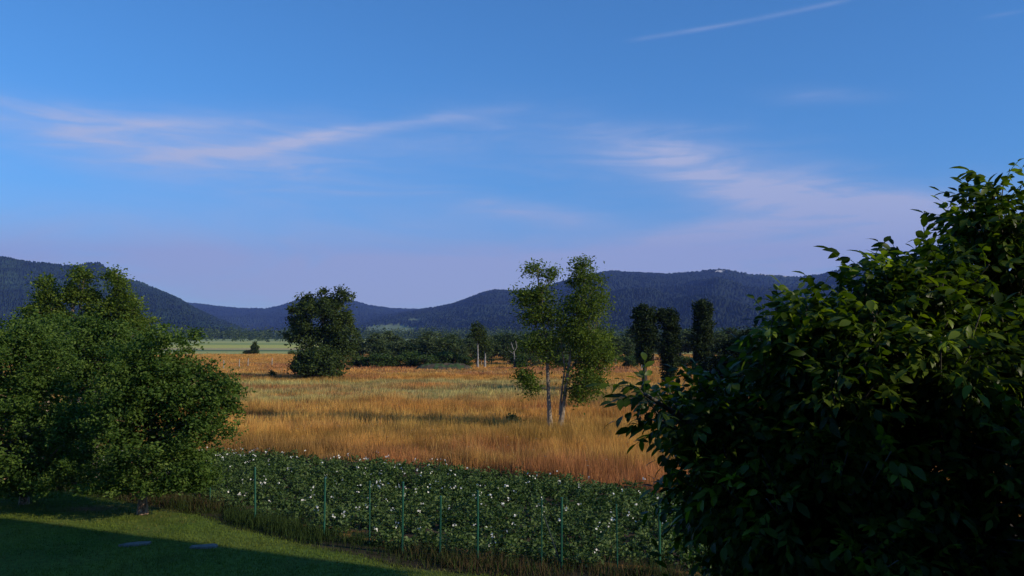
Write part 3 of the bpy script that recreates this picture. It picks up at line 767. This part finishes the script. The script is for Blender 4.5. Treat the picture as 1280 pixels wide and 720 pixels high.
# ------------------------------------------------------------------ hills
def hill(name, crest, Yc, Yf, Yb, cols, spur, clear=(), rocks=(), seed=0, rows=170, jit=7):
    u = np.linspace(-.85, .85, 1500)
    pxs = u * F + 640
    cr = np.interp(pxs, [c[0] for c in crest], [c[1] for c in crest])
    cr = cr + 2.2 * (fbm(pxs * .02, pxs * 0 + seed, seed, 4) - .5)
    H = np.maximum((HORIZON - cr) / F * Yc, -30.0)
    t = np.concatenate([np.linspace(0, 1, rows), 1 + np.linspace(.03, 1, 14)])
    Yr = np.where(t <= 1, Yf + (Yc - Yf) * t, Yc + (Yb - Yc) * (t - 1))
    U, T = np.meshgrid(u, t); YY = np.repeat(Yr[:, None], len(u), 1)
    XX = U * YY
    prof = np.where(T <= 1, np.clip(T, 0, 1) ** 1.25, 1 - .5 * (np.clip(T, 1, 2) - 1))
    n1 = fbm(XX * spur, YY * spur * .5, seed, 5) - .5
    n2 = fbm(XX * spur * 4, YY * spur * 2, seed + 5, 4) - .5
    env = np.clip(4 * T * (1 - T), 0, 1)
    Z = H[None] * (prof + env * (.75 * n1 + .26 * n2))
    # keep the slopes below the sight line to the crest
    lim = (H[None] + 0) * (YY / Yc) * .985
    Z = np.where((T < .97) & (Z > lim), lim, Z)
    nf = fbm(XX * .02, YY * .012, seed + 9, 3)[..., None]
    fine = np.random.default_rng(seed).random(XX.shape)[..., None]
    c = np.array(cols[0]) * (1 - nf) + np.array(cols[1]) * nf
    c = c * (.75 + .5 * fine)
    pale = smooth(.55, .72, fbm(XX * .004, YY * .003, seed + 14, 4))[..., None]
    c = c * (1 + .7 * pale)
    E = HORIZON - (Z - CAM_Z) / YY * F; PX = U * F + 640
    forest = np.ones(XX.shape)
    for (cx, cy, rx, ry, col) in clear:
        d = ((PX - cx) / rx) ** 2 + ((E - cy) / ry) ** 2 + 1.4 * (fbm(PX * .08, E * .25, 71) - .5)
        m = 1 - smooth(.8, 1.0, d); forest *= 1 - m
        c = c * (1 - m[..., None]) + np.array(col) * m[..., None]
    for (cx, cy, rx, ry) in rocks:
        d = ((PX - cx) / rx) ** 2 + ((E - cy) / ry) ** 2 + 2.4 * (fbm(PX * .25, E * .5, 73) - .5)
        m = 1 - smooth(.6, .8, d); forest *= 1 - m
        c = c * (1 - m[..., None]) + np.array((.45, .43, .40)) * m[..., None]
    Z = Z + forest * jit * (np.random.default_rng(seed + 1).random(XX.shape) - .25) * np.clip(H[None] / 40, 0, 1)
    Z = np.where(H[None] <= 0, -40, Z)
    nx, ny = len(u), len(t)
    ii = np.arange(ny - 1)[:, None] * nx; jj = np.arange(nx - 1)[None]
    f = np.stack([ii + jj, ii + jj + 1, ii + nx + jj + 1, ii + nx + jj], -1).reshape(-1, 4)
    mb = MB(); mb.add(np.stack([XX, YY, Z], -1).reshape(-1, 3), f, .5, c.reshape(-1, 3))
    return tag(mb.build(name, M['hill'], shade=False), kind='structure')

G1, G2 = (.008, .014, .009), (.015, .024, .012)
hill('hill', [(-400, 330), (-200, 312), (0, 319), (30, 325), (60, 328), (92, 331), (108, 327), (122, 326), (134, 334), (150, 345), (175, 351), (200, 361), (225, 372), (245, 384), (275, 398), (310, 410), (345, 422), (400, 440), (1400, 460)],
     2600, 1250, 4000, ((.009, .019, .008), (.018, .032, .012)), .0022, seed=3)
hill('hill', [(-400, 380), (150, 370), (230, 377), (265, 381), (300, 385), (335, 385), (355, 380), (375, 373), (395, 371), (420, 373), (440, 375), (462, 381), (490, 385), (525, 386), (560, 392), (620, 400), (800, 420), (1400, 430)],
     5200, 2900, 7000, (G1, G2), .0012, seed=11, jit=10)
hill('hill', [(-400, 470), (330, 432), (400, 415), (440, 404), (480, 394), (525, 386), (545, 383), (565, 379), (590, 370), (605, 364), (618, 361), (636, 362), (660, 362), (690, 354), (720, 346), (748, 340), (765, 337), (790, 339), (830, 341), (870, 339), (900, 335), (915, 337), (940, 342), (965, 342), (1000, 345), (1030, 341), (1060, 333), (1120, 330), (1280, 345), (1600, 380)],
     3600, 1500, 5200, (G1, G2), .0016,
     clear=[(490, 412, 30, 6, (.16, .20, .07)), (520, 400, 9, 2, (.12, .15, .06)), (470, 424, 14, 3, (.20, .22, .09)), (530, 423, 9, 3, (.24, .22, .15))],
     rocks=[(963, 342.5, 12, 2.5), (985, 344, 9, 2.5), (900, 339, 7, 1.6)], seed=21, jit=8)

# ------------------------------------------------------------------ haze
mb = MB(); mb.box((0, 0, 449), (18600, 18600, 900))
hz, nt, N2, L2 = mat_new('haze_air')
o2 = N2.new('ShaderNodeOutputMaterial'); pv = N2.new('ShaderNodeVolumePrincipled')
pv.inputs['Color'].default_value = (.23, .37, 1.0, 1); pv.inputs['Density'].default_value = 9.5e-5
pv.inputs['Anisotropy'].default_value = 0.0
L2.new(pv.outputs[0], o2.inputs['Volume'])
haze = tag(mb.build('haze', hz), kind='stuff')

# ------------------------------------------------------------------ potato field
mb = MB(); fb = MB()
dirv = unit(np.array([.92, -.39])); nrm = np.array([-dirv[1], dirv[0]]) * 1.0
P = []
for r_ in np.arange(-14, 22, .74):
    for s in np.arange(-34, 30, .36):
        q = np.array([0, 24.0]) + dirv * (s + rng.uniform(-.1, .1)) + nrm * (r_ + rng.uniform(-.07, .07))
        if fence_line(q[0]) + .25 < q[1] < far_edge(q[0]) - .25 and -17 < q[0] < 12 and vnoise(q[0] * .8, q[1] * 1.6, 87) + rng.uniform(-.1, .1) > .2: P.append(q)
P = np.array(P); npl = len(P)
hgt = (.27 + .19 * rng.random(npl)) * (.50 + .95 * fbm(P[:, 0] * .9, P[:, 1] * .9, 81, 3))
per = 120
c3 = np.concatenate([P, np.zeros((npl, 1))], 1)
rad = .27
dd = unit(rng.normal(size=(npl * per, 3))); dd[:, 2] = np.abs(dd[:, 2])
q = rng.random((npl * per, 1)) ** .4
pos = np.repeat(c3, per, 0) + dd * q * np.stack([np.full(npl * per, rad), np.full(npl * per, rad), np.repeat(hgt, per)], -1)
pos[:, 2] += .03
var = np.repeat(rng.random(npl), per) * .4 + rng.random(npl * per) * .6
leaf_cloud(mb, pos, .100, .55, .62, var, .2)
pot = tag(mb.build('potato_plants', M['potato']), 'dense flowering potato plants in rows behind the green fence posts', 'potato plants', kind='stuff')
# white blossoms: small heads of a few stars above the leaves
patchy = fbm(P[:, 0] * .6, P[:, 1] * .6, 83, 3)
sel = np.where((rng.random(npl) < .46 * smooth(.35, .65, patchy) + .10))[0]
for i in sel:
    c = np.array([P[i, 0], P[i, 1], hgt[i]]) + rng.normal(size=3) * [.12, .12, .02] + [0, 0, .06]
    m = rng.integers(2, 6)
    fc = c + rng.normal(size=(m, 3)) * .035; s = .017 + .014 * rng.random((m, 1))
    n_ = unit(rng.normal(size=(m, 3)) + [0, -.6, .9]); a_ = unit(np.cross(n_, [1, .2, 0])); b_ = np.cross(n_, a_)
    ang = np.linspace(0, 2 * np.pi, 6, endpoint=False)
    v = fc[:, None] + (a_[:, None] * np.cos(ang)[None, :, None] + b_[:, None] * np.sin(ang)[None, :, None]) * s[:, None]
    fb.add(v.reshape(-1, 3), np.arange(6 * m).reshape(m, 6), .5, np.array([.80, .78, .70]))
fl_ = fb.build('blossoms', M['petal'], pot); fl_['kind'] = 'stuff'

# ------------------------------------------------------------------ wire fence
b0 = FP[0]
fence = tag(empty('wire_fence', b0), 'thin green metal post and wire fence between lawn and potato field', 'fence')
for (px, py, thick), p in zip(FENCE_PX, FP):
    h = {262: 1.35, 319: 1.42, 405: 1.42, 462: 1.5, 503: 1.62, 550: 1.36, 597: 1.54, 677: 1.44, 702: 1.48, 772: 1.4, 825: 1.42}[px]
    w = .050 if thick else .032
    lean = rng.normal(size=2) * .02
    mb = MB(); mb.tube([p + [0, 0, -.05], p + [lean[0] * .5, lean[1] * .5, h * .5], p + [lean[0], lean[1], h]], w / 2, 8)
    mb.tube([p + [lean[0], lean[1], h], p + [lean[0], lean[1], h + .02]], [w * .62, w * .5], 8)
    mb.build('post', M['greenpaint'], fence, offset=b0, shade=False)
pA = FP[8] + [0, 0, .03]; pB = at(680, 645, FP[8][1] + .12)
mb = MB(); mb.tube([pA, (pA + pB) / 2, pB], .018, 7); mb.build('brace', M['wire'], fence, offset=b0)
mb = MB()
for hz_ in np.arange(.08, 1.26, .13):
    for p, q in zip(FP[:-1], FP[1:]):
        mb.tube([p + [0, -.02, hz_], (p + q) / 2 + [0, -.02, hz_ - .01], q + [0, -.02, hz_]], .0016, 3)
for p, q in zip(FP[:-1], FP[1:]):
    for s in np.arange(.02, 1, .15 / max(np.linalg.norm(q - p), .2)):
        r_ = p + (q - p) * s; mb.tube([r_ + [0, -.02, .05], r_ + [0, -.02, 1.26]], .0014, 3)
mb.build('wire_netting', M['wire'], fence, offset=b0)

# ---- two stepping stones in the lawn
def slab(px, py, w, d, rz, label):
    b = ground(px, py); b[2] = lawn_z(b[0], b[1]) + .0
    k = 14; a = np.linspace(0, 2 * np.pi, k, endpoint=False)
    rr = (np.abs(np.cos(a)) ** 4 + np.abs(np.sin(a)) ** 4) ** -.25 * (1 + .09 * rng.normal(size=k))
    X = np.cos(a) * rr * w / 2; Y = np.sin(a) * rr * d / 2
    c, s = math.cos(rz), math.sin(rz); XY = np.stack([X * c - Y * s, X * s + Y * c], -1)
    rings = [np.concatenate([XY * f, np.full((k, 1), z)], 1) for f, z in ((1.0, -.04), (1.0, .035), (.94, .05))]
    mb = MB(); V = np.concatenate(rings); i = np.arange(2)[:, None] * k; j = np.arange(k)[None]; j2 = (j + 1) % k
    mb.add(V, np.stack([i + j, i + j2, i + k + j2, i + k + j], -1).reshape(-1, 4)); mb.add(rings[2], [list(range(k))])
    o = mb.build('stepping_stone', M['stone']); o.location = tuple(b)
    tag(o, label, 'paving stone', 'pale stones in the shaded lawn')
slab(170, 686, .62, .24, R(25), 'pale flat stone in the lawn shade, the one nearer the left edge')
slab(254, 688.5, .60, .26, R(22), 'pale flat stone in the lawn just at the shadow edge, right one')

# ------------------------------------------------------------------ walnut
def leaflet(L_, W_, droop):
    t = np.array([0, .22, .5, .78, 1.0]); w = np.array([.02, .72, 1, .66, .0]) * W_ / 2
    x = t * L_; z = -droop * L_ * t ** 2
    mid = np.stack([x, np.zeros(5), z], -1)
    l = mid + np.stack([np.zeros(5), w, .16 * w], -1); r = mid + np.stack([np.zeros(5), -w, .16 * w], -1)
    V = np.concatenate([mid, l, r])
    fs = []
    for i in range(4):
        fs.append([i, i + 1, 5 + i + 1, 5 + i]); fs.append([i, 10 + i, 10 + i + 1, i + 1])
    return V, np.array(fs)

def compound(rs):
    Lr = rs.uniform(.24, .34); V = []; Fs = []; n = 0
    def rach(t): return np.array([t * Lr, 0, .10 * Lr * t - .42 * Lr * t * t])
    # the stalk as a thin flat strip
    ts = np.linspace(0, 1, 5); mid = np.array([rach(t) for t in ts]); off = np.array([0, .003, 0])
    V.append(np.concatenate([mid + off, mid - off])); Fs.append(np.array([[i, i + 1, 5 + i + 1, 5 + i] for i in range(4)])); n += 10
    spec = []
    for t, s in ((.34, .72), (.58, .9), (.82, 1.0)):
        for side in (1, -1): spec.append((t + rs.uniform(-.03, .03), side * rs.uniform(48, 68), s))
    spec.append((1.0, rs.uniform(-12, 12), 1.12))
    for t, ang, s in spec:
        v, f = leaflet(.104 * s * rs.uniform(.75, 1.2), .050 * s * rs.uniform(.85, 1.15), rs.uniform(.15, .45))
        pit = R(rs.uniform(10, 58)); a = R(ang); ro = R(rs.uniform(-22, 22))
        m = np.array(Matrix.Rotation(a, 3, 'Z') @ Matrix.Rotation(pit, 3, 'Y') @ Matrix.Rotation(ro, 3, 'X'))
        V.append(v @ m.T + rach(t)); Fs.append(f + n); n += len(v)
    return np.concatenate(V), np.concatenate(Fs)

rs = random.Random(11)
templates = [compound(rs) for _ in range(10)]

def frames(d, roll):
    d = unit(d); up = np.array([0, 0, 1.0])
    s = unit(np.cross(np.broadcast_to(up, d.shape), d)); n_ = np.cross(d, s)
    c, si = np.cos(roll)[:, None], np.sin(roll)[:, None]
    return np.stack([d, s * c + n_ * si, n_ * c - s * si], -1)

WB = np.array([4.1, 7.7, 0.0])
wl = [lobe(1240, 440, 7.6, 112, 128, 1.5, 92), lobe(1120, 440, 7.1, 86, 84, 1.3, 66), lobe(1022, 485, 6.9, 76, 92, 1.1, 58), lobe(1010, 620, 6.6, 140, 120, 1.3, 96),
      lobe(1200, 620, 6.6, 140, 140, 1.4, 96), lobe(915, 610, 7.0, 60, 100, .8, 34), lobe(905, 530, 7.1, 55, 45, .6, 20), lobe(1370, 430, 8.2, 110, 170, 1.6, 50), lobe(1100, 760, 6.8, 260, 100, 1.5, 70),
      lobe(1240, 292, 7.4, 24, 44, .5, 12), lobe(1275, 310, 7.5, 40, 44, .6, 12), lobe(1168, 345, 7.2, 50, 32, .7, 16), lobe(1112, 360, 6.9, 48, 26, .6, 10), lobe(1000, 402, 6.8, 34, 28, .5, 9)]
shoots = []; dirs = []
for c, r_, n in wl:
    n = int(n * 1.6)
    d = unit(rng.normal(size=(n, 3))); q = rng.random((n, 1)) ** .42
    shoots.append(np.asarray(c) + d * q * np.asarray(r_))
    dirs.append(unit(d * np.array([1, 1, .6]) + [0, 0, .75]))
# sprigs that stand out of the crown's outline
lb = [wl[i] for i in (0, 1, 2, 5, 6, 8, 9)]
for c, r_, n in lb:
    d = unit(rng.normal(size=(14, 3)) * [1, .8, .8] + [-.3, -.2, .5])
    shoots.append(np.asarray(c) + d * (np.asarray(r_) * 1.0 + .16 * rng.random((14, 1)))); dirs.append(unit(d * [1, 1, .6] + [0, 0, 1.1]))
ex = [(1243, 226, 7.3), (1238, 212, 7.3), (1218, 246, 7.4), (1262, 255, 7.2), (1088, 310, 6.8), (1050, 340, 6.8), (1118, 320, 6.9), (1150, 315, 7), (1185, 300, 7.1), (968, 370, 6.7), (1000, 378, 6.8), (952, 408, 6.7), (1028, 360, 6.8),
      (800, 487, 6.5), (822, 492, 6.6), (842, 505, 6.6), (812, 500, 6.7), (868, 500, 6.7), (850, 530, 6.6), (862, 560, 6.7), (850, 590, 6.6), (862, 620, 6.7), (868, 470, 6.8), (890, 480, 6.8)]
shoots.append(np.array([at(*e) for e in ex])); dirs.append(unit(np.array([[-.4 if e[0] < 900 else rng.uniform(-.3, .3), rng.uniform(-.3, .1), .55 if e[0] < 900 else 1.0] for e in ex])))
shoots[-1][:, 2] -= np.where(np.array([e[0] for e in ex]) > 940, .12, .0)
S = np.concatenate(shoots); D = np.concatenate(dirs); ns = len(S)
wal = tag(empty('walnut_tree', WB), 'big walnut tree filling the right foreground with drooping compound leaves, mostly in shade', 'walnut tree')
mb = MB()
pos = []; dr = []; vv = []
golden = 2.399
for i in range(ns):
    d = D[i]; a = unit(np.cross(d, [.3, .2, 1])); b_ = np.cross(d, a); m = rng.integers(6, 10)
    v0 = rng.random()
    for k in range(m):
        f = k / m; th = k * golden + rng.uniform(0, .6)
        out = a * math.cos(th) + b_ * math.sin(th)
        pos.append(S[i] - d * (.26 * (1 - f))); dr.append(unit(out * (1 - .55 * f) + d * (.25 + .6 * f) + [0, 0, .05])); vv.append(.5 * v0 + .5 * rng.random())
pos = np.array(pos); dr = np.array(dr); vv = np.array(vv)
Fm = frames(dr, rng.normal(size=len(pos)) * .35); sc = rng.uniform(.75, 1.12, len(pos))
tid = rng.integers(0, len(templates), len(pos))
for k, (V, fc) in enumerate(templates):
    ix = np.where(tid == k)[0]
    P3 = np.einsum('nij,vj->nvi', Fm[ix], V) * sc[ix][:, None, None] + pos[ix][:, None]
    nv = len(V)
    ff = (fc[None] + (np.arange(len(ix)) * nv)[:, None, None]).reshape(-1, 4)
    mb.add(P3.reshape(-1, 3), ff, np.repeat(vv[ix], nv))
mb.build('crown', M['walnut'], wal, offset=WB, shade=True)
mb = MB()
mains = [[WB, WB + [0, 0, 1.2], WB + [.1, -.1, 2.2], WB + [.3, -.2, 3.6], at(1240, 330, 7.5)],
         [WB + [0, 0, 1.6], at(1120, 640, 7.3), at(1100, 520, 7.0), at(1095, 390, 6.9)],
         [WB + [0, 0, 1.4], at(1080, 690, 7.1), at(980, 620, 6.9), at(900, 560, 6.8), at(850, 520, 6.65), at(805, 492, 6.5)],
         [at(1080, 690, 7.1), at(1030, 560, 6.9), at(990, 450, 6.8), at(970, 385, 6.75)],
         [WB + [0, 0, 2.0], at(1320, 560, 8), at(1370, 400, 8.2)],
         [at(1240, 520, 7.5), at(1225, 400, 7.4), at(1232, 300, 7.35), at(1243, 240, 7.3)]]
for tp, r_ in zip(mains, (.17, .08, .07, .05, .08, .05)):
    mb.tube(tp, np.linspace(r_, .012, len(tp)), 8)
allp = np.concatenate([np.concatenate([np.linspace(p, q, 6) for p, q in zip(tp[:-1], tp[1:])]) for tp in mains])
for i in range(ns):
    e = S[i]; s0 = e - D[i] * .3
    dd = np.linalg.norm(allp - s0 + [0, 0, .25], axis=1); a = allp[np.argmin(dd)]
    md = (a + s0) / 2 + rng.normal(size=3) * .06 + [0, 0, .04]
    mb.tube([a, md, s0, e], [.014, .010, .007, .004], 5)
mb.build('trunk', M['bark'], wal, offset=WB, shade=True)

# ------------------------------------------------------------------ unseen house, inferred from the lawn shadow; blocks shaped to shade lawn and walnut
HB = np.array([9.6, 13.2, 0.0])
ROT = math.atan2(-.41, .91)
house = tag(empty('house', HB), 'unseen brown timber clad house with tiled roof, shaped to shade the lawn', 'house')
ax = np.array([.9118, -.4108, 0]); ay = np.array([-.4108, -.9118, 0])     # along the house, and towards the camera side
def hp(a, b_, z): return HB + ax * a + ay * b_ + np.array([0, 0, z])
def hbox(a0, a1, b0, b1, z0, z1):
    return (hp((a0 + a1) / 2, (b0 + b1) / 2, (z0 + z1) / 2), (a1 - a0, b1 - b0, z1 - z0), ROT)
def hpart(name, boxes, mat, parent=None):
    mb = MB()
    for b_ in boxes: mb.box(*b_)
    return mb.build(name, M[mat], parent or house, offset=HB)
hpart('wall', [hbox(0, 12, 0, 5.4, 0, 10.6), hbox(2.5, 13, 5.41, 16, 0, 5.2)], 'wall')  # tall block turned along the sun, low block sized for the walnut's shade
hpart('wall', [((-1.5, -5.6, 4.7), (20, 9.0, 9.4), 0)], 'wall')  # unseen block behind the camera, raised to hold back sky light
def gable(a0, a1, b0, b1, ze, zr, ov=.35):
    mb = MB(); bm_ = (b0 + b1) / 2; k = (zr - ze) / ((b1 - b0) / 2)
    for bb in (b0 - ov, b1 + ov):
        q = [hp(a0 - ov, bb, ze - ov * k), hp(a1 + ov, bb, ze - ov * k), hp(a1 + ov, bm_, zr), hp(a0 - ov, bm_, zr)]
        qt = [p + [0, 0, .2] for p in q]
        mb.add(q + qt, [[0, 1, 2, 3], [4, 7, 6, 5], [0, 4, 5, 1], [1, 5, 6, 2], [2, 6, 7, 3], [3, 7, 4, 0]])
    for aa in (a0 + .02, a1 - .02):
        mb.add([hp(aa, b0 + .02, ze - .05), hp(aa, b1 - .02, ze - .05), hp(aa, bm_, zr - .05)], [[0, 1, 2]])
    mb.build('roof', M['roof'], house, offset=HB)
gable(0, 12, 0, 5.4, 10.6, 12.8)
gable(2.5, 13, 6.3, 15.7, 5.2, 7.4, .25)
for a_, z in [(1.6, 2), (4.4, 2), (1.6, 5), (4.4, 5), (1.6, 8), (4.4, 8)]:
    w = hpart('window', [hbox(-.06, .04, a_ - .6, a_ + .6, z - .7, z + .7)], 'frame')
    mb = MB(); mb.box(*hbox(-.08, -.062, a_ - .5, a_ + .5, z - .6, z + .6)); mb.build('pane', M['glass'], w, offset=HB)

# ------------------------------------------------------------------ render settings
vs = scene.view_settings
vs.view_transform = 'Standard'; vs.look = 'None'; vs.exposure = 0.0; vs.gamma = 1.0; vs.use_curve_mapping = False
scene.render.engine = 'CYCLES'
cy = scene.cycles
cy.use_denoising = True
cy.max_bounces = 6; cy.diffuse_bounces = 3; cy.glossy_bounces = 2; cy.transmission_bounces = 4; cy.volume_bounces = 0
